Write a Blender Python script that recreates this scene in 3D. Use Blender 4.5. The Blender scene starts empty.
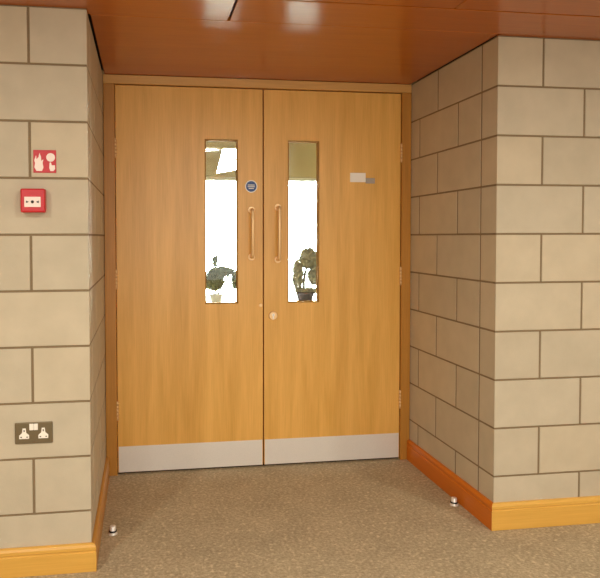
import bpy, bmesh, math, random
from mathutils import Vector, Matrix

sc = bpy.context.scene
COL = sc.collection
random.seed(7)

# ---------------------------------------------------------------- camera
H = 2.27            # ceiling height
W = 1.818           # width of the door recess
DR = 0.936          # depth of the recess on the right
DL = 1.024          # depth of the recess on the left
Z0 = 0.244          # first bed joint of the blockwork
CO = 0.225          # course height
cam_d = bpy.data.cameras.new('camera')
cam = bpy.data.objects.new('camera', cam_d)
COL.objects.link(cam)
sc.camera = cam
RT = Vector((0.98971, -0.14309, -0.0024))
UP = Vector((0.00675, 0.02991, 0.99953))
FW = Vector((0.14295, 0.98926, -0.03057))
m = Matrix((RT, UP, -FW)).transposed().to_4x4()
m.translation = Vector((0.2159, -3.6092, 1.3587))
cam.matrix_world = m
cam_d.sensor_fit = 'HORIZONTAL'
cam_d.sensor_width = 36.0
cam_d.lens = 627.5 / 600 * 36.0
cam_d.shift_x = (300 - 233.6) / 600
cam_d.shift_y = -(289 - 256.1) / 600
cam_d.clip_start = 0.02

# ---------------------------------------------------------------- world, lights, exposure
world = bpy.data.worlds.new('sky')
sc.world = world
world.use_nodes = True
wn = world.node_tree
bgn = wn.nodes['Background']
bgn.inputs['Color'].default_value = (0.93, 0.97, 1.0, 1)
bgn.inputs['Strength'].default_value = 55.0

def area(name, loc, target, sx, sy, power, color, shape='RECTANGLE'):
    l = bpy.data.lights.new(name, 'AREA')
    l.shape = shape
    l.size = sx
    if shape == 'RECTANGLE':
        l.size_y = sy
    l.energy = power
    l.color = color
    o = bpy.data.objects.new(name, l)
    COL.objects.link(o)
    o.location = loc
    d = Vector(target) - Vector(loc)
    o.rotation_euler = d.to_track_quat('-Z', 'Y').to_euler()
    return o

# daylight of the window in the wall behind the camera
area('window_daylight', (0.6, -7.35, 1.35), (0.6, 0, 1.35), 4.6, 1.5, 80, (0.87, 0.95, 0.96))
# ceiling lamps of the front room (each has its lamp body further down)
LAMPS = [(-0.9, -2.7), (0.9, -2.7), (2.7, -2.7), (-0.9, -4.6), (0.9, -4.6), (2.7, -4.6)]
for lx, ly in LAMPS:
    area('downlight_light', (lx, ly, H - 0.03), (lx, ly, 0), 0.2, 0.2, 20, (0.92, 0.92, 0.80), 'DISK')

# lamps added beyond the doors to brighten the wall over the far window
FAR_FILL_LAMPS = [(0.4, 1.7), (2.6, 1.7)]
for lx, ly in FAR_FILL_LAMPS:
    area('far_fill_light', (lx, ly, 2.71), (lx, ly, 0), 0.2, 0.2, 12, (1.0, 0.86, 0.72), 'DISK')

vs = sc.view_settings
sc.display_settings.display_device = 'sRGB'
vs.view_transform = 'Standard'
vs.look = 'None'
vs.gamma = 1.0
vs.use_curve_mapping = False
vs.exposure = 0.22
sc.cycles.max_bounces = 10
sc.cycles.diffuse_bounces = 6
sc.cycles.sample_clamp_indirect = 6
sc.cycles.use_denoising = True

# ---------------------------------------------------------------- materials
def s2l(c):
    return tuple(((v / 255) / 12.92 if v / 255 <= 0.04045 else ((v / 255 + 0.055) / 1.055) ** 2.4) for v in c) + (1,)

def new_mat(name):
    mt = bpy.data.materials.new(name)
    mt.use_nodes = True
    nt = mt.node_tree
    b = nt.nodes['Principled BSDF']
    return mt, nt, b

def N(nt, t, **kw):
    n = nt.nodes.new(t)
    for k, v in kw.items():
        setattr(n, k, v)
    return n

def plain(name, rgb, rough=0.5, metal=0.0, bump=0.0, bscale=200, var=0.06):
    mt, nt, b = new_mat(name)
    tc = N(nt, 'ShaderNodeTexCoord')
    ns = N(nt, 'ShaderNodeTexNoise')
    ns.inputs['Scale'].default_value = bscale
    nt.links.new(tc.outputs['Object'], ns.inputs['Vector'])
    rp = N(nt, 'ShaderNodeValToRGB')
    c = s2l(rgb)
    rp.color_ramp.elements[0].position = 0.3
    rp.color_ramp.elements[1].position = 0.7
    rp.color_ramp.elements[0].color = tuple(x * (1 - var) for x in c[:3]) + (1,)
    rp.color_ramp.elements[1].color = tuple(min(1, x * (1 + var)) for x in c[:3]) + (1,)
    nt.links.new(ns.outputs['Fac'], rp.inputs['Fac'])
    nt.links.new(rp.outputs['Color'], b.inputs['Base Color'])
    b.inputs['Roughness'].default_value = rough
    b.inputs['Metallic'].default_value = metal
    if bump:
        bp = N(nt, 'ShaderNodeBump')
        bp.inputs['Strength'].default_value = bump
        bp.inputs['Distance'].default_value = 0.002
        nt.links.new(ns.outputs['Fac'], bp.inputs['Height'])
        nt.links.new(bp.outputs['Normal'], b.inputs['Normal'])
    return mt

def wood(name, dark, light, axis, rough=0.35, coat=0.0, scale=1.0, figure=0.5, spec=0.5):
    """veneer whose grain runs along axis (0 x, 1 y, 2 z)"""
    mt, nt, b = new_mat(name)
    tc = N(nt, 'ShaderNodeTexCoord')
    def mp(sc_across, sc_along):
        n = N(nt, 'ShaderNodeMapping')
        s = [sc_across] * 3
        s[axis] = sc_along
        n.inputs['Scale'].default_value = s
        nt.links.new(tc.outputs['Object'], n.inputs['Vector'])
        return n
    fine = N(nt, 'ShaderNodeTexNoise')
    fine.inputs['Scale'].default_value = 1
    fine.inputs['Detail'].default_value = 5
    nt.links.new(mp(190 * scale, 5 * scale).outputs[0], fine.inputs['Vector'])
    big = N(nt, 'ShaderNodeTexNoise')
    big.inputs['Scale'].default_value = 1
    big.inputs['Detail'].default_value = 3
    big.inputs['Distortion'].default_value = 0.6
    nt.links.new(mp(16 * scale, 1.1 * scale).outputs[0], big.inputs['Vector'])
    mx = N(nt, 'ShaderNodeMix', data_type='FLOAT')
    mx.inputs[0].default_value = figure
    nt.links.new(fine.outputs['Fac'], mx.inputs[2])
    nt.links.new(big.outputs['Fac'], mx.inputs[3])
    rp = N(nt, 'ShaderNodeValToRGB')
    rp.color_ramp.elements[0].position = 0.34
    rp.color_ramp.elements[1].position = 0.66
    rp.color_ramp.elements[0].color = s2l(dark)
    rp.color_ramp.elements[1].color = s2l(light)
    nt.links.new(mx.outputs[0], rp.inputs['Fac'])
    nt.links.new(rp.outputs['Color'], b.inputs['Base Color'])
    b.inputs['Roughness'].default_value = rough
    b.inputs['Specular IOR Level'].default_value = spec
    b.inputs['Coat Weight'].default_value = coat
    b.inputs['Coat Roughness'].default_value = 0.2
    b.inputs['Coat IOR'].default_value = 1.75
    return mt

def block_mat():
    mt, nt, b = new_mat('buff_blockwork')
    geo = N(nt, 'ShaderNodeNewGeometry')
    tc = N(nt, 'ShaderNodeTexCoord')
    rp = N(nt, 'ShaderNodeValToRGB')
    e = rp.color_ramp.elements
    e[0].position = 0.0
    e[0].color = s2l((194, 181, 156))
    e[1].position = 1.0
    e[1].color = s2l((204, 189, 161))
    x = e.new(0.5)
    x.color = s2l((200, 188, 164))
    nt.links.new(geo.outputs['Random Per Island'], rp.inputs['Fac'])
    ns = N(nt, 'ShaderNodeTexNoise')
    ns.inputs['Scale'].default_value = 9
    ns.inputs['Detail'].default_value = 4
    nt.links.new(tc.outputs['Object'], ns.inputs['Vector'])
    r2 = N(nt, 'ShaderNodeValToRGB')
    r2.color_ramp.elements[0].position = 0.3
    r2.color_ramp.elements[0].color = (0.90, 0.90, 0.89, 1)
    r2.color_ramp.elements[1].position = 0.7
    r2.color_ramp.elements[1].color = (1.0, 1.0, 1.0, 1)
    nt.links.new(ns.outputs['Fac'], r2.inputs['Fac'])
    ml = N(nt, 'ShaderNodeMix', data_type='RGBA', blend_type='MULTIPLY')
    ml.inputs[0].default_value = 1.0
    nt.links.new(rp.outputs['Color'], ml.inputs[6])
    nt.links.new(r2.outputs['Color'], ml.inputs[7])
    nt.links.new(ml.outputs[2], b.inputs['Base Color'])
    n3 = N(nt, 'ShaderNodeTexNoise')
    n3.inputs['Scale'].default_value = 260
    n3.inputs['Detail'].default_value = 3
    nt.links.new(tc.outputs['Object'], n3.inputs['Vector'])
    bp = N(nt, 'ShaderNodeBump')
    bp.inputs['Strength'].default_value = 0.25
    bp.inputs['Distance'].default_value = 0.002
    nt.links.new(n3.outputs['Fac'], bp.inputs['Height'])
    nt.links.new(bp.outputs['Normal'], b.inputs['Normal'])
    b.inputs['Roughness'].default_value = 0.75
    return mt

def carpet_mat():
    mt, nt, b = new_mat('brown_carpet')
    tc = N(nt, 'ShaderNodeTexCoord')
    n1 = N(nt, 'ShaderNodeTexNoise')
    n1.inputs['Scale'].default_value = 75
    n1.inputs['Detail'].default_value = 4
    n1.inputs['Roughness'].default_value = 0.7
    n2 = N(nt, 'ShaderNodeTexNoise')
    n2.inputs['Scale'].default_value = 5
    n2.inputs['Detail'].default_value = 3
    nt.links.new(tc.outputs['Object'], n1.inputs['Vector'])
    nt.links.new(tc.outputs['Object'], n2.inputs['Vector'])
    rp = N(nt, 'ShaderNodeValToRGB')
    rp.color_ramp.elements[0].position = 0.34
    rp.color_ramp.elements[0].color = s2l((162, 146, 116))
    rp.color_ramp.elements[1].position = 0.66
    rp.color_ramp.elements[1].color = s2l((206, 188, 156))
    nt.links.new(n1.outputs['Fac'], rp.inputs['Fac'])
    r2 = N(nt, 'ShaderNodeValToRGB')
    r2.color_ramp.elements[0].position = 0.3
    r2.color_ramp.elements[0].color = (0.86, 0.86, 0.86, 1)
    r2.color_ramp.elements[1].position = 0.7
    nt.links.new(n2.outputs['Fac'], r2.inputs['Fac'])
    ml = N(nt, 'ShaderNodeMix', data_type='RGBA', blend_type='MULTIPLY')
    ml.inputs[0].default_value = 1.0
    nt.links.new(rp.outputs['Color'], ml.inputs[6])
    nt.links.new(r2.outputs['Color'], ml.inputs[7])
    n4 = N(nt, 'ShaderNodeTexNoise')
    n4.inputs['Scale'].default_value = 48
    n4.inputs['Detail'].default_value = 2
    nt.links.new(tc.outputs['Object'], n4.inputs['Vector'])
    r4 = N(nt, 'ShaderNodeValToRGB')
    r4.color_ramp.elements[0].position = 0.56
    r4.color_ramp.elements[0].color = (0, 0, 0, 1)
    r4.color_ramp.elements[1].position = 0.72
    r4.color_ramp.elements[1].color = (0.6, 0.6, 0.6, 1)
    nt.links.new(n4.outputs['Fac'], r4.inputs['Fac'])
    m4 = N(nt, 'ShaderNodeMix', data_type='RGBA')
    nt.links.new(r4.outputs['Color'], m4.inputs[0])
    nt.links.new(ml.outputs[2], m4.inputs[6])
    m4.inputs[7].default_value = s2l((232, 216, 176))
    nt.links.new(m4.outputs[2], b.inputs['Base Color'])
    n3 = N(nt, 'ShaderNodeTexNoise')
    n3.inputs['Scale'].default_value = 420
    nt.links.new(tc.outputs['Object'], n3.inputs['Vector'])
    bp = N(nt, 'ShaderNodeBump')
    bp.inputs['Strength'].default_value = 0.7
    bp.inputs['Distance'].default_value = 0.004
    nt.links.new(n3.outputs['Fac'], bp.inputs['Height'])
    nt.links.new(bp.outputs['Normal'], b.inputs['Normal'])
    b.inputs['Roughness'].default_value = 1.0
    b.inputs['Specular IOR Level'].default_value = 0.05
    return mt

def glass_mat():
    mt, nt, b = new_mat('clear_glass')
    out = nt.nodes['Material Output']
    nt.nodes.remove(b)
    tr = N(nt, 'ShaderNodeBsdfTransparent')
    tr.inputs['Color'].default_value = (0.95, 0.98, 0.96, 1)
    gl = N(nt, 'ShaderNodeBsdfGlossy')
    gl.inputs['Roughness'].default_value = 0.02
    fr = N(nt, 'ShaderNodeFresnel')
    fr.inputs['IOR'].default_value = 1.3
    mx = N(nt, 'ShaderNodeMixShader')
    nt.links.new(fr.outputs[0], mx.inputs[0])
    nt.links.new(tr.outputs[0], mx.inputs[1])
    nt.links.new(gl.outputs[0], mx.inputs[2])
    nt.links.new(mx.outputs[0], out.inputs['Surface'])
    return mt

M = dict(
    block=block_mat(),
    mortar=plain('mortar', (134, 114, 86), 0.9, bump=0.3, bscale=150),
    carpet=carpet_mat(),
    door=wood('oak_door_veneer', (216, 162, 74), (240, 186, 98), 2, rough=0.36, figure=0.6),
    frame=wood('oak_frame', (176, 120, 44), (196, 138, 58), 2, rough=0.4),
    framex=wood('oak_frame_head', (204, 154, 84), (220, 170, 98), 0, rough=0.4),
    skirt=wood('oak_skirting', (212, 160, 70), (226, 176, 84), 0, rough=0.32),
    skirty_shaded=wood('oak_skirting_return_shaded', (200, 106, 8), (212, 116, 12), 1, rough=0.32),  # same oak as the front run, recess shade put into its colour
    framey_shaded=wood('oak_skirting_return_left_shaded', (186, 130, 56), (200, 146, 68), 1, rough=0.4),  # left return of that oak, likewise darkened in colour for the recess
    ceil=wood('lacquered_ceiling_veneer', (164, 83, 0), (180, 93, 0), 0, rough=0.6, coat=1.0, figure=0.4, spec=0.1),
    void=plain('dark_void', (22, 14, 8), 0.95),
    steel=plain('brushed_steel', (236, 232, 224), 0.42, 0.3, bump=0.1, bscale=300, var=0.03),
    brass=plain('satin_brass', (244, 206, 150), 0.4, 0.45, var=0.03),
    chrome=plain('satin_chrome', (236, 230, 220), 0.3, 0.35, var=0.02),
    plate=plain('bronze_plate', (122, 108, 82), 0.42, 0.6, var=0.05),
    white=plain('white_plastic', (248, 242, 230), 0.4, var=0.01),
    black=plain('black_rubber', (24, 22, 20), 0.7),
    red=plain('red_plastic', (196, 24, 34), 0.4, var=0.03),
    pinkwhite=plain('white_glass_panel', (246, 226, 214), 0.35, var=0.01),
    blue=plain('blue_sign_face', (22, 66, 128), 0.4, var=0.03),
    grey=plain('grey_slider', (168, 158, 146), 0.4, 0.3),
    bulk=plain('far_room_paint', (186, 172, 136), 0.8),
    paint=plain('near_room_paint', (222, 208, 180), 0.8),
    floor2=plain('pale_far_floor', (226, 222, 212), 0.5),
    glass=glass_mat(),
    bead=wood('glazing_bead_oak', (150, 106, 48), (172, 126, 62), 2, rough=0.8, spec=0.1),
    leafd=plain('dark_leaf', (124, 128, 92), 0.7, var=0.3, bscale=12),
    leafg=plain('grey_green_leaf', (168, 164, 144), 0.7, var=0.3, bscale=12),
    bark=plain('bark', (96, 80, 66), 0.9),
    pot=plain('dark_planter', (84, 72, 78), 0.6),
    paving=plain('pale_paving', (220, 216, 206), 0.8),
    frame2=plain('white_window_frame', (232, 230, 222), 0.5),
)
def lamp_mat():
    mt, nt, b = new_mat('lamp_diffuser')
    b.inputs['Base Color'].default_value = (1, .95, .85, 1)
    b.inputs['Emission Color'].default_value = (1, .85, .62, 1)
    b.inputs['Emission Strength'].default_value = 6
    return mt
M['lamp'] = lamp_mat()

# ---------------------------------------------------------------- geometry helpers
def box(bm, x0, x1, y0, y1, z0, z1, bev=0.0, seg=1, mi=0):
    vs_ = [bm.verts.new(p) for p in ((x0, y0, z0), (x1, y0, z0), (x1, y1, z0), (x0, y1, z0),
                                    (x0, y0, z1), (x1, y0, z1), (x1, y1, z1), (x0, y1, z1))]
    fs = [bm.faces.new([vs_[i] for i in f]) for f in
          ((0, 3, 2, 1), (4, 5, 6, 7), (0, 1, 5, 4), (1, 2, 6, 5), (2, 3, 7, 6), (3, 0, 4, 7))]
    for f in fs:
        f.material_index = mi
    if bev:
        es = list({e for f in fs for e in f.edges})
        r = bmesh.ops.bevel(bm, geom=es, offset=bev, segments=seg, affect='EDGES', profile=0.5)
        for f in r['faces']:
            f.material_index = mi

def prism(bm, pts, axis, a0, a1, mi=0):
    """extrude polygon pts (2D) along axis from a0 to a1"""
    def P(p, a):
        if axis == 0: return (a, p[0], p[1])
        if axis == 1: return (p[0], a, p[1])
        return (p[0], p[1], a)
    A = [bm.verts.new(P(p, a0)) for p in pts]
    B = [bm.verts.new(P(p, a1)) for p in pts]
    n = len(pts)
    fs = [bm.faces.new(A), bm.faces.new(B[::-1])]
    for i in range(n):
        fs.append(bm.faces.new((A[i], B[i], B[(i + 1) % n], A[(i + 1) % n])))
    for f in fs:
        f.material_index = mi
    bmesh.ops.recalc_face_normals(bm, faces=fs)

def tube(bm, p0, p1, r0, r1=None, seg=20, cap=True):
    r1 = r0 if r1 is None else r1
    p0, p1 = Vector(p0), Vector(p1)
    d = (p1 - p0).normalized()
    u = d.orthogonal().normalized()
    v = d.cross(u)
    A, B = [], []
    for i in range(seg):
        a = 2 * math.pi * i / seg
        o = u * math.cos(a) + v * math.sin(a)
        A.append(bm.verts.new(p0 + o * r0))
        B.append(bm.verts.new(p1 + o * r1))
    fs = [bm.faces.new((A[i], A[(i + 1) % seg], B[(i + 1) % seg], B[i])) for i in range(seg)]
    for f in fs:
        f.smooth = True
    if cap:
        bm.faces.new(A[::-1]); bm.faces.new(B)

def sweep(bm, pts, r, seg=16):
    pts = [Vector(p) for p in pts]
    rings = []
    for i, p in enumerate(pts):
        t = (pts[min(i + 1, len(pts) - 1)] - pts[max(i - 1, 0)]).normalized()
        u = Vector((1, 0, 0))
        u = (u - t * u.dot(t)).normalized()
        v = t.cross(u)
        rings.append([bm.verts.new(p + (u * math.cos(2 * math.pi * k / seg) + v * math.sin(2 * math.pi * k / seg)) * r) for k in range(seg)])
    for a, b in zip(rings, rings[1:]):
        for k in range(seg):
            f = bm.faces.new((a[k], a[(k + 1) % seg], b[(k + 1) % seg], b[k])); f.smooth = True
    bm.faces.new(rings[0][::-1]); bm.faces.new(rings[-1])

def lathe(bm, prof, c=(0, 0, 0), seg=32):
    rings = []
    for r, z in prof:
        rings.append([bm.verts.new((c[0] + r * math.cos(2 * math.pi * k / seg), c[1] + r * math.sin(2 * math.pi * k / seg), c[2] + z)) for k in range(seg)])
    for a, b in zip(rings, rings[1:]):
        for k in range(seg):
            f = bm.faces.new((a[k], a[(k + 1) % seg], b[(k + 1) % seg], b[k])); f.smooth = True
    bm.faces.new(rings[0][::-1]); bm.faces.new(rings[-1])

def link(name, bm, mats, parent=None, kind=None, label=None, loc=None):
    me = bpy.data.meshes.new(name)
    bmesh.ops.recalc_face_normals(bm, faces=bm.faces[:])
    bm.to_mesh(me); bm.free()
    for mt in (mats if isinstance(mats, (list, tuple)) else [mats]):
        me.materials.append(mt)
    o = bpy.data.objects.new(name, me)
    COL.objects.link(o)
    if parent:
        o.parent = parent
        # vertices are written in world coordinates; undo the parent's offset
        off = Vector((0, 0, 0)); p = parent
        while p:
            off += p.location; p = p.parent
        me.transform(Matrix.Translation(-off))
    elif loc:
        me.transform(Matrix.Translation(-Vector(loc)))
        o.location = loc
    if kind: o['kind'] = kind
    if label: o['label'] = label
    return o

def empty(name, loc, label, cat=None, kind=None, group=None):
    o = bpy.data.objects.new(name, None)
    o.empty_display_size = 0.05
    COL.objects.link(o)
    o.location = loc
    o['label'] = label
    if cat: o['category'] = cat
    if kind: o['kind'] = kind
    if group: o['group'] = group
    return o

def cover_panel(name, x0, x1, y0, y1, z0, z1, mat, **kw):
    bm = bmesh.new(); box(bm, x0, x1, y0, y1, z0, z1, **kw)
    return link(name, bm, mat, kind='structure')

# ---------------------------------------------------------------- room shell
XL, XR, YN = -2.6, 4.6, -7.5       # front room extents
bm = bmesh.new(); box(bm, XL, XR, YN, 0.12, -0.1, 0.0)
link('floor', bm, M['carpet'], kind='structure')

# ceiling: veneered boards with gaps and a dark void above
GR = 0.004
def ceiling():
    bm = bmesh.new()
    T = 0.02
    y_ab, y_bc = -0.957, -1.215
    def brd(x0, x1, y0, y1, bev=0.002):
        box(bm, x0, x1, y0, y1, H, H + T, bev=bev)
    brd(0.009, W - 0.007, y_ab + 0.0015, -0.004)                 # board inside the recess
    box(bm, W + 0.001, XR, y_ab - 0.001, -0.92, H + 0.0002, H + T)
    # second row
    for a, b in ((XL, -1.9), (-1.9, 0.5805), (0.5805, 3.06), (3.06, XR)):
        brd(a + 0.0045, b - 0.0045, y_bc + 0.0045, y_ab - 0.0015)
    # further rows
    rows = []
    y = y_bc
    k = 0
    while y > YN + 0.02:
        y2 = max(y - 0.6, YN)
        xs = [XL, -1.02, 1.458, 3.94, XR] if k % 2 == 0 else [XL, -1.9, 0.58, 3.06, XR]
        for a, b in zip(xs, xs[1:]):
            brd(a + 0.002, b - 0.002, y2 + 0.004, y - 0.0045, bev=0.003)
        y = y2; k += 1
    box(bm, XL, XR, YN, -0.0, H + T + 0.004, H + 0.12, mi=1)
    return link('ceiling', bm, [M['ceil'], M['void']], kind='structure')
ceiling()

# blockwork walls: real blocks standing 4 mm proud of recessed mortar
J = 0.005
def blockwall(name, side):
    bm = bmesh.new()
    if side == 'right':
        X = lambda t: W + t
        D = DR; far = XR; width = XR - W
    else:
        X = lambda t: -t
        D = DL; far = XL; width = -XL
    yf = -D
    def bx(t0, t1, y0, y1, z0, z1, mi, bev):
        a, b = sorted((X(t0), X(t1)))
        box(bm, a, b, y0, y1, z0, z1, bev=bev, mi=mi)
    rec = 0.004
    bx(0.0016, width, yf + rec, 0.2, 0.0, H, 1, 0)
    cut = 0.137
    for n in range(-1, 9):
        z0 = max(0.0, Z0 + CO * n + J * 0.9)
        z1 = min(H, Z0 + CO * (n + 1) - J * 0.9)
        if z1 - z0 < 0.02: continue
        even = n % 2 == 0
        # front face
        js = [0.0]
        t = CO if even else (0.435 if side == 'right' else 0.45)
        while t < width:
            js.append(t); t += 0.45
        js.append(width)
        for a, b in zip(js, js[1:]):
            bx(a + (J if a > 0 else 0), b - (J if b < width else 0), yf, yf + cut - J * 1.0, z0, z1, 0, 0.0015)
        # return face inside the recess
        ys = [yf + cut]
        y = yf + cut + (0.45 if even else CO)
        while y < -0.06:
            ys.append(y); y += 0.45
        ys.append(0.05)
        for a, b in zip(ys, ys[1:]):
            bx(0.0, 0.1, a + J * 1.2, b - J * 1.2, z0, z1, 0, 0.0006)
    return link(name, bm, [M['block'], M['mortar']], kind='structure')
blockwall('wall_right', 'right')
blockwall('wall_left', 'left')

# the rest of the front room, behind and beside the camera
cover_panel('wall_front_left', XL - 0.1, XL, YN, -DL, 0, H, M['paint'])
cover_panel('wall_front_right', XR, XR + 0.1, YN, -DR, 0, H, M['paint'])
bm = bmesh.new()
box(bm, XL, XR, YN - 0.2, YN, 0, 0.55); box(bm, XL, XR, YN - 0.2, YN, 2.15, H + .1)
box(bm, XL, -1.8, YN - 0.2, YN, 0.55, 2.15); box(bm, 3.0, XR, YN - 0.2, YN, 0.55, 2.15)
link('wall_back', bm, M['paint'], kind='structure')
w = empty('window_1', (0.6, YN, 0.55), 'wide window in the wall behind the camera', kind='structure')
bm = bmesh.new()
for a, b, c, d in ((-1.8, 3.0, 0.55, 0.6), (-1.8, 3.0, 2.1, 2.15), (-1.8, -1.75, 0.6, 2.1), (2.95, 3.0, 0.6, 2.1), (0.57, 0.63, 0.6, 2.1)):
    box(bm, a, b, YN - 0.12, YN - 0.06, c, d, bev=0.004)
link('window_frame', bm, M['frame2'], w)
bm = bmesh.new(); box(bm, -1.75, 0.57, YN - 0.095, YN - 0.089, 0.6, 2.1); box(bm, 0.63, 2.95, YN - 0.095, YN - 0.089, 0.6, 2.1)
link('window_pane', bm, M['glass'], w)

bm = bmesh.new(); box(bm, -1.79, 2.99, YN - 0.05, YN - 0.045, 0.56, 2.14); tube(bm, (-1.79, YN - 0.03, 2.12), (2.99, YN - 0.03, 2.12), 0.018)
link('sky_block_blind', bm, M['white'], w)  # opaque blind added to keep the sky's light out of the front room

# skirting boards: profile with a groove below the rounded top
def skirt(name, right):
    hgt = 0.124 if right else 0.113
    prof = [(0, 0.001), (0.020, 0.001), (0.020, hgt - 0.034), (0.0165, hgt - 0.031), (0.0165, hgt - 0.027), (0.019, hgt - 0.024),
            (0.019, hgt - 0.012), (0.014, hgt - 0.003), (0.008, hgt), (0, hgt)]
    s = 1 if right else -1
    cx, D = (W, DR) if right else (0.0, DL)
    far = XR - 0.001 if right else XL + 0.001
    bm = bmesh.new()
    # rows: far end of front run, corner (mitred), door end of return
    g = 0.0005
    def row(f):
        return [bm.verts.new(f(d, z)) for d, z in prof]
    A = row(lambda d, z: (far, -D - d - g, z))
    B = row(lambda d, z: (cx - s * (d + g), -D - d - g, z))
    C = row(lambda d, z: (cx - s * (d + g), -0.016, z))
    n = len(prof)
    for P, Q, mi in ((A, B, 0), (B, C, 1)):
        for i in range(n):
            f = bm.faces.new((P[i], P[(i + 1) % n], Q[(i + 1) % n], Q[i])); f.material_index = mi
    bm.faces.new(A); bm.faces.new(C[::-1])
    return link(name, bm, [M['skirt'], M['skirty_shaded'] if right else M['framey_shaded']], kind='structure')
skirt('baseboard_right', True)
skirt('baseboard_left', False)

# door frame
FL, FR, FT = 0.066, 1.756, 2.216
bm = bmesh.new()
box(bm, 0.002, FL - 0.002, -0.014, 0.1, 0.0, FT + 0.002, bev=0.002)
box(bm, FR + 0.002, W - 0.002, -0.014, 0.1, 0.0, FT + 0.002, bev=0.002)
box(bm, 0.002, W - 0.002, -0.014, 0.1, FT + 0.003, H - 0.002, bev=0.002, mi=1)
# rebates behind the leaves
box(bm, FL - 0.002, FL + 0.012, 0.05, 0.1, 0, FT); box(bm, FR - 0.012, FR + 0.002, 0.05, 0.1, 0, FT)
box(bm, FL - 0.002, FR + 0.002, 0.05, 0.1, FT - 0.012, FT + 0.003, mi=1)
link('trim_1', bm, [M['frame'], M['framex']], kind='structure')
# added near-black strip: shade of the gap under the leaves, stops light leaks
bm = bmesh.new(); box(bm, FL, FR, 0.02, 0.06, 0.0, 0.008, bev=0.001)
link('gap_shade_strip', bm, M['void'], kind='structure')

# ---------------------------------------------------------------- door leaves
def leaf(name, x0, x1, px0, px1, label):
    """x0..x1 leaf, px0..px1 vision panel"""
    y0, y1 = 0.0, 0.044
    zb, zt = 0.012, FT - 0.003
    pz0, pz1 = 0.970, 1.922
    t = empty(name, (x0, 0.0, 0.0), label, kind='structure')
    bm = bmesh.new()
    # one solid leaf with a real opening
    xs = [x0, px0, px1, x1]; zs = [zb, pz0, pz1, zt]
    V = {}
    for j, y in enumerate((y0, y1)):
        for i, x in enumerate(xs):
            for k, z in enumerate(zs):
                V[i, j, k] = bm.verts.new((x, y, z))
    for i in range(3):
        for k in range(3):
            if (i, k) == (1, 1): continue
            bm.faces.new((V[i, 0, k], V[i + 1, 0, k], V[i + 1, 0, k + 1], V[i, 0, k + 1]))
            bm.faces.new((V[i, 1, k], V[i, 1, k + 1], V[i + 1, 1, k + 1], V[i + 1, 1, k]))
    for i in range(3):
        bm.faces.new((V[i, 0, 0], V[i, 1, 0], V[i + 1, 1, 0], V[i + 1, 0, 0]))
        bm.faces.new((V[i, 0, 3], V[i + 1, 0, 3], V[i + 1, 1, 3], V[i, 1, 3]))
    for k in range(3):
        bm.faces.new((V[0, 0, k], V[0, 0, k + 1], V[0, 1, k + 1], V[0, 1, k]))
        bm.faces.new((V[3, 0, k], V[3, 1, k], V[3, 1, k + 1], V[3, 0, k + 1]))
    bm.faces.new((V[1, 0, 1], V[2, 0, 1], V[2, 1, 1], V[1, 1, 1]))
    bm.faces.new((V[1, 0, 2], V[1, 1, 2], V[2, 1, 2], V[2, 0, 2]))
    bm.faces.new((V[1, 0, 1], V[1, 1, 1], V[1, 1, 2], V[1, 0, 2]))
    bm.faces.new((V[2, 0, 1], V[2, 0, 2], V[2, 1, 2], V[2, 1, 1]))
    link('door_panel', bm, M['door'], t)
    # glazing bead: a slim frame set in the opening
    bm = bmesh.new()
    g = 0.0005; bw = 0.006
    for ya, yb in ((-0.003, 0.0185), (0.0255, 0.047)):
        box(bm, px0 + g, px0 + bw, ya, yb, pz0 + g, pz1 - g)
        box(bm, px1 - bw, px1 - g, ya, yb, pz0 + g, pz1 - g)
        box(bm, px0 + bw, px1 - bw, ya, yb, pz0 + g, pz0 + bw)
        box(bm, px0 + bw, px1 - bw, ya, yb, pz1 - bw, pz1 - g)
    link('glazing_bead', bm, M['bead'], t)
    bm = bmesh.new(); box(bm, px0 + 0.001, px1 - 0.001, 0.019, 0.025, pz0 + 0.001, pz1 - 0.001)
    link('glass_pane', bm, M['glass'], t)
    bm = bmesh.new(); box(bm, x0 + 0.003, x1 - 0.003, -0.0018, -0.0001, zb + 0.001, 0.162, bev=0.0005)
    k = link('kick_plate', bm, M['steel'], t)
    return t

LX0, LX1, RX0, RX1 = FL + 0.002, 0.9095, 0.9175, FR - 0.002
dl = leaf('door_1', LX0, LX1, 0.571, 0.764, 'left oak veneered door leaf with blue round sign beside its glass')
dr = leaf('door_2', RX0, RX1, 1.060, 1.250, 'right oak veneered door leaf with white name plate and lock')

bm = bmesh.new(); box(bm, 0.890, 0.938, 0.0445, 0.058, 0.012, FT - 0.014)
link('light_stop_strip', bm, M['bead'], dl)  # strip added behind the meeting gap to stop far-room light showing through

def pull(parent, x, zc, L):
    h = L / 2
    t = -0.052
    pts = [(x, -0.0005, zc - h + 0.02), (x, t + 0.012, zc - h + 0.02), (x, t + 0.004, zc - h + 0.023), (x, t, zc - h + 0.032)]
    pts = pts + [(p[0], p[1], 2 * zc - p[2]) for p in reversed(pts)]
    bm = bmesh.new(); sweep(bm, pts, 0.0095, 18)
    hnd = link('pull_handle', bm, M['brass'], parent)
    for z in (zc - h + 0.02, zc + h - 0.02):
        bm = bmesh.new()
        tube(bm, (x, -0.0003, z), (x, -0.006, z), 0.021, 0.019, 24)
        link('handle_rose', bm, M['brass'], hnd)
pull(dl, 0.842, 1.378, 0.315)
pull(dr, 0.999, 1.378, 0.345)

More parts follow.
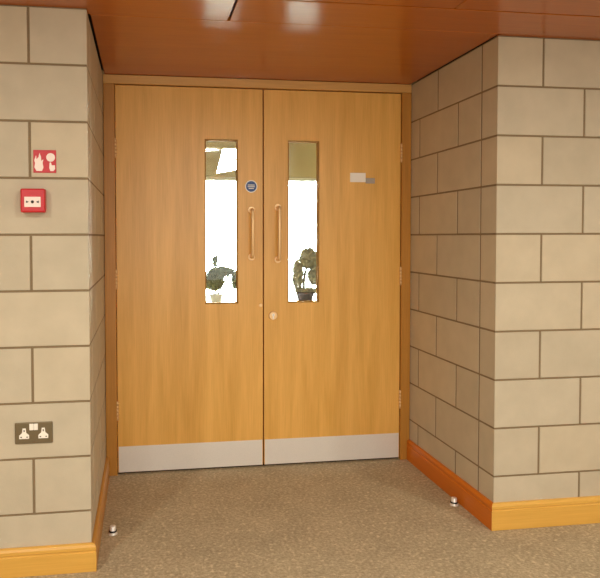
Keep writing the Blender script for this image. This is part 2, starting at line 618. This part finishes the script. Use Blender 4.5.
# blue round fire door sign
def disc(bm, x, z, r, y0, y1, seg=40, mi=0):
    n0 = len(bm.faces)
    tube(bm, (x, y0, z), (x, y1, z), r, r, seg)
    bm.faces.ensure_lookup_table()
    for f in bm.faces[n0:]:
        f.material_index = mi; f.smooth = False
bm = bmesh.new()
sx, sz = 0.842, 1.652
disc(bm, sx, sz, 0.036, -0.0001, -0.0012, mi=0)
disc(bm, sx, sz, 0.031, -0.0012, -0.0016, mi=1)
link('door_sign', bm, [M['white'], M['blue']], dl, label='round blue sticker with a white rim')

# the sign's writing is a pale band of two short lines across the blue disc
bm = bmesh.new()
for zz, hw in ((0.008, 0.020), (-0.002, 0.021), (-0.012, 0.015)):
    box(bm, sx - hw, sx + hw, -0.0021, -0.0017, sz + zz - 0.0022, sz + zz + 0.0022)
signtext = link('sign_marking', bm, M['white'], bpy.data.objects['door_sign'])

# name plate with grey slider
np_ = empty('name_plate', (0, 0, 0), 'white plate with a grey slider bar to its right')
np_.parent = dr
np_.location = (1.44 - RX0, 0, 0)
bm = bmesh.new(); box(bm, 1.438, 1.534, -0.006, -0.0003, 1.683, 1.738, bev=0.001)
link('plate_face', bm, M['white'], np_)
bm = bmesh.new(); box(bm, 1.535, 1.592, -0.004, -0.0003, 1.676, 1.708, bev=0.001)
link('plate_slider', bm, M['grey'], np_)

# lock escutcheon with cylinder on the right leaf, brass stud on the left leaf
bm = bmesh.new(); tube(bm, (0.971, -0.0003, 0.895), (0.971, -0.007, 0.895), 0.0265, 0.023, 32)
lk = link('lock_rose', bm, M['brass'], dr, label='round pale brass lock rose')
bm = bmesh.new(); tube(bm, (0.971, -0.0072, 0.901), (0.971, -0.011, 0.901), 0.0085, 0.0085, 20)
box(bm, 0.967, 0.975, -0.010, -0.0072, 0.877, 0.898)
link('lock_cylinder', bm, M['chrome'], lk)
bm = bmesh.new(); box(bm, 0.9705, 0.9715, -0.0115, -0.0112, 0.896, 0.906)
link('key_slot', bm, M['black'], lk)
bm = bmesh.new(); tube(bm, (0.897, -0.0003, 0.958), (0.897, -0.005, 0.958), 0.011, 0.009, 20)
link('bolt_stud', bm, M['brass'], dl, label='small pale brass stud by the meeting edge')

# hinges: knuckles in the gap at the outer edges
for par, x in ((dl, FL + 0.0005), (dr, FR - 0.0005)):
    for z in (0.37, 1.12, 1.86):
        bm = bmesh.new()
        for k in range(5):
            tube(bm, (x, -0.008, z - 0.05 + k * 0.0205), (x, -0.008, z - 0.05 + k * 0.0205 + 0.0195), 0.0065, 0.0065, 14)
        for s in (-1, 1):
            tube(bm, (x, -0.008, z + s * 0.052), (x, -0.008, z + s * 0.056), 0.0075, 0.004, 14)
        link('hinge', bm, M['brass'], par)

# ---------------------------------------------------------------- wall things on the left
yw = -DL
# double socket
cxs, czs = -0.2215, 0.576
so = empty('double_socket', (cxs, yw, czs), 'bronze double wall socket with white inserts low on the left block wall', 'wall socket')
bm = bmesh.new(); box(bm, cxs - 0.073, cxs + 0.073, yw - 0.007, yw - 0.0004, czs - 0.043, czs + 0.043, bev=0.003, seg=2)
link('socket_plate', bm, M['plate'], so)
for s in (-1, 1):
    c = cxs + s * 0.037
    bm = bmesh.new()
    prism(bm, [(c - 0.006, czs + 0.020), (c + 0.006, czs + 0.020), (c + 0.008, czs + 0.002), (c + 0.019, czs - 0.008), (c + 0.019, czs - 0.022),
               (c - 0.019, czs - 0.022), (c - 0.019, czs - 0.008), (c - 0.008, czs + 0.002)], 1, yw - 0.0085, yw - 0.0071)
    ins = link('socket_insert', bm, M['white'], so)
    for a_, b_, c_, d_ in ((-0.002, 0.002, 0.006, 0.014), (-0.0145, -0.0085, -0.017, -0.013), (0.0085, 0.0145, -0.017, -0.013)):
        bm = bmesh.new()
        box(bm, c + a_, c + b_, yw - 0.0088, yw - 0.0086, czs + c_, czs + d_)
        link('pin_slot', bm, M['black'], ins)
for s in (-1, 1):
    bm = bmesh.new(); box(bm, cxs + s * 0.0085 - 0.008, cxs + s * 0.0085 + 0.008, yw - 0.0105, yw - 0.0071, czs + 0.012, czs + 0.038, bev=0.0012)
    link('rocker_switch', bm, M['white'], so)
# fire alarm call point
cx2, cz2 = -0.209, 1.503
cp = empty('fire_call_point', (cx2, yw, cz2), 'red break glass call point with a white centre on the left block wall', 'fire alarm')
bm = bmesh.new()
box(bm, cx2 - 0.0465, cx2 + 0.0465, yw - 0.045, yw - 0.0005, cz2 - 0.0465, cz2 + 0.0465, bev=0.006, seg=3)
link('case', bm, M['red'], cp)
bm = bmesh.new(); box(bm, cx2 - 0.031, cx2 + 0.031, yw - 0.048, yw - 0.0452, cz2 - 0.026, cz2 + 0.014, bev=0.001)
gp = link('glass_panel', bm, M['pinkwhite'], cp, label='white press panel')
bm = bmesh.new()
disc(bm, cx2, cz2 - 0.006, 0.006, yw - 0.0486, yw - 0.0482, 24)
for s in (-1, 1):
    prism(bm, [(cx2 + s * 0.024, cz2 - 0.001), (cx2 + s * 0.024, cz2 - 0.011), (cx2 + s * 0.013, cz2 - 0.006)], 1, yw - 0.0486, yw - 0.0482)
link('press_marks', bm, M['black'], gp)
# fire action sign above
cx3, cz3 = -0.1675, 1.660
fs = empty('fire_sign', (cx3, yw, cz3), 'small red and white fire alarm sign above the call point', 'sign')
bm = bmesh.new(); box(bm, cx3 - 0.044, cx3 + 0.044, yw - 0.003, yw - 0.0005, cz3 - 0.045, cz3 + 0.045, bev=0.0008)
link('sign_plate', bm, M['red'], fs)
yy0, yy1 = yw - 0.0038, yw - 0.0031
bm = bmesh.new()
# white flames in the left half
hx, hz = cx3 - 0.022, cz3 - 0.002
prism(bm, [(hx - 0.010, hz - 0.036), (hx + 0.011, hz - 0.036), (hx + 0.017, hz - 0.022), (hx + 0.014, hz - 0.004), (hx + 0.017, hz + 0.010),
           (hx + 0.009, hz + 0.004), (hx + 0.008, hz + 0.020), (hx + 0.002, hz + 0.036), (hx - 0.001, hz + 0.020), (hx - 0.009, hz + 0.010),
           (hx - 0.011, hz + 0.026), (hx - 0.018, hz + 0.006), (hx - 0.015, hz - 0.006), (hx - 0.018, hz - 0.022)], 1, yy0, yy1)
link('flame_symbol', bm, M['pinkwhite'], fs)
# call button with a pressing hand below it in the right half
fx, fz = cx3 + 0.023, cz3 + 0.016
bm = bmesh.new()
disc(bm, fx, fz, 0.017, yy0, yy1, 28)
link('button_symbol', bm, M['pinkwhite'], fs)
bm = bmesh.new()
prism(bm, [(fx - 0.004, fz - 0.020), (fx + 0.001, fz - 0.020), (fx + 0.004, fz - 0.031), (fx + 0.016, fz - 0.031), (fx + 0.017, fz - 0.046),
           (fx + 0.010, fz - 0.054), (fx - 0.001, fz - 0.054), (fx - 0.006, fz - 0.042)], 1, yy0, yy1)
link('hand_symbol', bm, M['pinkwhite'], fs)

# ---------------------------------------------------------------- door stops on the carpet
def doorstop(x, y, side, label):
    t = empty('door_stop', (x, y, 0), label, 'door stop', group='door stops in front of the doors')
    bm = bmesh.new()
    lathe(bm, [(0.021, 0.0), (0.021, 0.003), (0.016, 0.006), (0.0145, 0.008), (0.0145, 0.034), (0.012, 0.038), (0.004, 0.039)], (x, y, 0.0005), 28)
    link('body', bm, M['chrome'], t)
    bm = bmesh.new()
    lathe(bm, [(0.0148, 0.010), (0.0175, 0.011), (0.0175, 0.017), (0.0148, 0.018)], (x, y, 0.0005), 28)
    link('rubber_ring', bm, M['black'], t)
doorstop(0.071, -0.725, 1, 'small metal door stop on carpet by the left block wall')
doorstop(1.765, -0.665, -1, 'small metal door stop on carpet by the right skirting board')

# ---------------------------------------------------------------- downlights of the front room (behind the photographer), added lamps of the far room
for i, (lx, ly, HH) in enumerate([(a, b, H) for a, b in LAMPS] + [(a, b, 2.75) for a, b in FAR_FILL_LAMPS]):
    far = HH > H
    t = empty('ceiling_downlight', (lx, ly, HH),
              'round lamp added to brighten the far wall, in the pale ceiling of the room beyond the doors' if far else 'round recessed ceiling downlight in the timber ceiling of the front room',
              'ceiling light', group='added lamps beyond the doors' if far else 'downlights in the timber ceiling')
    bm = bmesh.new()
    pr = [(0.105, -0.0005), (0.125, -0.0005), (0.122, -0.008), (0.108, -0.012), (0.105, -0.008)]
    seg = 32
    rings = [[bm.verts.new((lx + r * math.cos(2 * math.pi * k / seg), ly + r * math.sin(2 * math.pi * k / seg), HH + z)) for k in range(seg)] for r, z in pr]
    for a, b in zip(rings, rings[1:] + rings[:1]):
        for k in range(seg):
            f = bm.faces.new((a[k], a[(k + 1) % seg], b[(k + 1) % seg], b[k])); f.smooth = True
    link('bezel', bm, M['white'], t)
    bm = bmesh.new(); tube(bm, (lx, ly, HH - 0.001), (lx, ly, HH - 0.006), 0.104, 0.104, 32)
    link('diffuser', bm, M['lamp'], t)

# ---------------------------------------------------------------- room beyond the doors
FX0, FX1, FY, FH = -1.6, 4.2, 4.0, 2.75
cover_panel('floor_far_room', FX0, FX1, 0.12, FY + 0.1, -0.1, 0.0, M['floor2'])
cover_panel('ceiling_far_room', FX0, FX1, 0.1, FY + 0.1, FH, FH + 0.1, M['bulk'])
cover_panel('wall_far_left', FX0 - 0.1, FX0, 0.2, FY + 0.1, 0, FH, M['bulk'])
cover_panel('wall_far_right', FX1, FX1 + 0.1, 0.2, FY + 0.1, 0, FH, M['bulk'])
cover_panel('wall_above_doors', FX0, FX1, 0.0, 0.2, H + 0.001, FH, M['bulk'])
# window wall: low sill, tall glazing, bulkhead with a clerestory opening
bm = bmesh.new()
ZT = 2.092
y0, y1 = FY, FY + 0.12
box(bm, FX0, FX1, y0, y1, 0, 0.12)
box(bm, FX0, 0.2, y0, y1, 0.12, ZT)
box(bm, 3.6, FX1, y0, y1, 0.12, ZT)
prism(bm, [(FX0, ZT), (1.10, ZT), (1.19, 2.44), (FX0, 2.44)], 1, y0, y1)
prism(bm, [(1.10, ZT), (1.62, ZT), (1.62, 2.33), (1.36, 2.18), (1.12, ZT + 0.045)], 1, y0, y1)
box(bm, 1.62, FX1, y0, y1, ZT, 2.44)
box(bm, FX0, FX1, y0, y1, 2.44, FH)
link('wall_far', bm, M['bulk'], kind='structure')
w = empty('window_2', (1.9, FY, 0.12), 'tall window wall seen bright through the door panes', kind='structure')
bm = bmesh.new()
for xm in (0.225, 1.72, 3.575):
    box(bm, xm - 0.025, xm + 0.025, y0 + 0.03, y0 + 0.09, 0.12, ZT - 0.001)
box(bm, 0.2, 3.6, y0 + 0.03, y0 + 0.09, ZT - 0.04, ZT - 0.001)
box(bm, 0.2, 3.6, y0 + 0.03, y0 + 0.09, 0.12, 0.17)
link('window_frame', bm, M['frame2'], w)
bm = bmesh.new(); box(bm, 0.25, 1.695, y0 + 0.055, y0 + 0.061, 0.17, ZT - 0.04); box(bm, 1.745, 3.55, y0 + 0.055, y0 + 0.061, 0.17, ZT - 0.04)
link('window_pane', bm, M['glass'], w)
# ground outside
cover_panel('floor_terrace', -4, 8, FY + 0.13, 16, -0.12, -0.02, M['paving'])

# plants beyond the doors
def leaves(bm, c, rad, n, size, flat=1.0):
    for i in range(n):
        while True:
            p = Vector((random.uniform(-1, 1), random.uniform(-1, 1), random.uniform(-1, 1)))
            if 0.35 < p.length < 1: break
        q = Vector(c) + Vector((p.x * rad[0], p.y * rad[1], p.z * rad[2]))
        nrm = (p + Vector((random.uniform(-.6, .6), random.uniform(-.6, .6), random.uniform(-.6, .6)))).normalized()
        u = nrm.orthogonal().normalized()
        u = Matrix.Rotation(random.uniform(0, 6.28), 3, nrm) @ u
        v = nrm.cross(u)
        s = size * random.uniform(0.7, 1.3)
        pts = [q - u * s, q - v * s * 0.45 + nrm * s * .1, q + u * s, q + v * s * 0.45 + nrm * s * .1]
        bm.faces.new([bm.verts.new(x) for x in pts])

def planter(name, x, y, w_, d_, h):
    bm = bmesh.new()
    box(bm, x - w_ / 2, x + w_ / 2, y - d_ / 2, y + d_ / 2, 0.001, h, bev=0.01)
    box(bm, x - w_ / 2 - 0.012, x + w_ / 2 + 0.012, y - d_ / 2 - 0.012, y + d_ / 2 + 0.012, h - 0.05, h + 0.004, bev=0.006)
    return bm
YP = 3.75
t = empty('window_table', (1.65, YP, 0), 'long white thin-legged table in front of the window beyond the doors', 'table')
bm = bmesh.new(); box(bm, 0.55, 2.75, YP - 0.15, YP + 0.13, 0.545, 0.565, bev=0.003)
link('table_top', bm, M['white'], t)
for x in (0.58, 2.72):
    for y in (YP - 0.13, YP + 0.11):
        bm = bmesh.new(); tube(bm, (x, y, 0.001), (x, y, 0.544), 0.009, 0.013, 12)
        link('leg', bm, M['white'], t)
def pot(x, y, z, r, h):
    bm = bmesh.new()
    lathe(bm, [(r * 0.75, 0), (r, h * 0.9), (r * 1.08, h * 0.9), (r * 1.08, h), (r * 0.9, h), (r * 0.85, h * 0.9)], (x, y, z), 24)
    return bm
ZB = 0.5655
# right: round-headed plant
t = empty('round_headed_plant', (2.17, YP, ZB), 'grey green round-headed pot plant seen through the right door pane', 'plant')
link('pot', pot(2.15, YP, ZB, 0.11, 0.13), M['pot'], t)
bm = bmesh.new()
sweep(bm, [(2.13, YP, 0.67), (2.14, YP, 0.85), (2.18, YP, 1.05)], 0.016, 8)
sweep(bm, [(2.12, YP, 0.67), (2.07, YP, 0.85), (2.05, YP, 0.98)], 0.012, 8)
link('stem', bm, M['bark'], t)
bm = bmesh.new()
leaves(bm, (2.19, YP, 1.10), (0.11, 0.10, 0.13), 1500, 0.028)
leaves(bm, (2.06, YP, 0.90), (0.07, 0.08, 0.20), 800, 0.026)
leaves(bm, (2.27, YP, 0.89), (0.09, 0.08, 0.12), 700, 0.026)
leaves(bm, (2.17, YP, 0.70), (0.15, 0.09, 0.05), 500, 0.026)
link('foliage', bm, M['leafg'], t)
# left: low arching plant
t = empty('arching_plant', (1.08, YP, ZB), 'dark green low arching pot plant seen through the left door pane', 'plant')
link('pot', pot(1.07, YP, ZB, 0.08, 0.12), M['white'], t)
bm = bmesh.new()
sweep(bm, [(1.07, YP, 0.66), (1.05, YP, 0.8), (1.07, YP, 1.0), (1.07, YP, 1.13)], 0.009, 8)
sweep(bm, [(1.08, YP, 0.66), (1.18, YP, 0.85), (1.24, YP, 0.93)], 0.009, 8)
link('stem', bm, M['bark'], t)
bm = bmesh.new()
leaves(bm, (1.04, YP, 0.85), (0.13, 0.09, 0.13), 1200, 0.028)
leaves(bm, (1.14, YP, 0.95), (0.15, 0.09, 0.06), 800, 0.026)
leaves(bm, (1.29, YP, 0.86), (0.035, 0.08, 0.12), 300, 0.024)
leaves(bm, (1.06, YP, 1.08), (0.035, 0.03, 0.08), 200, 0.02)
link('foliage', bm, M['leafd'], t)
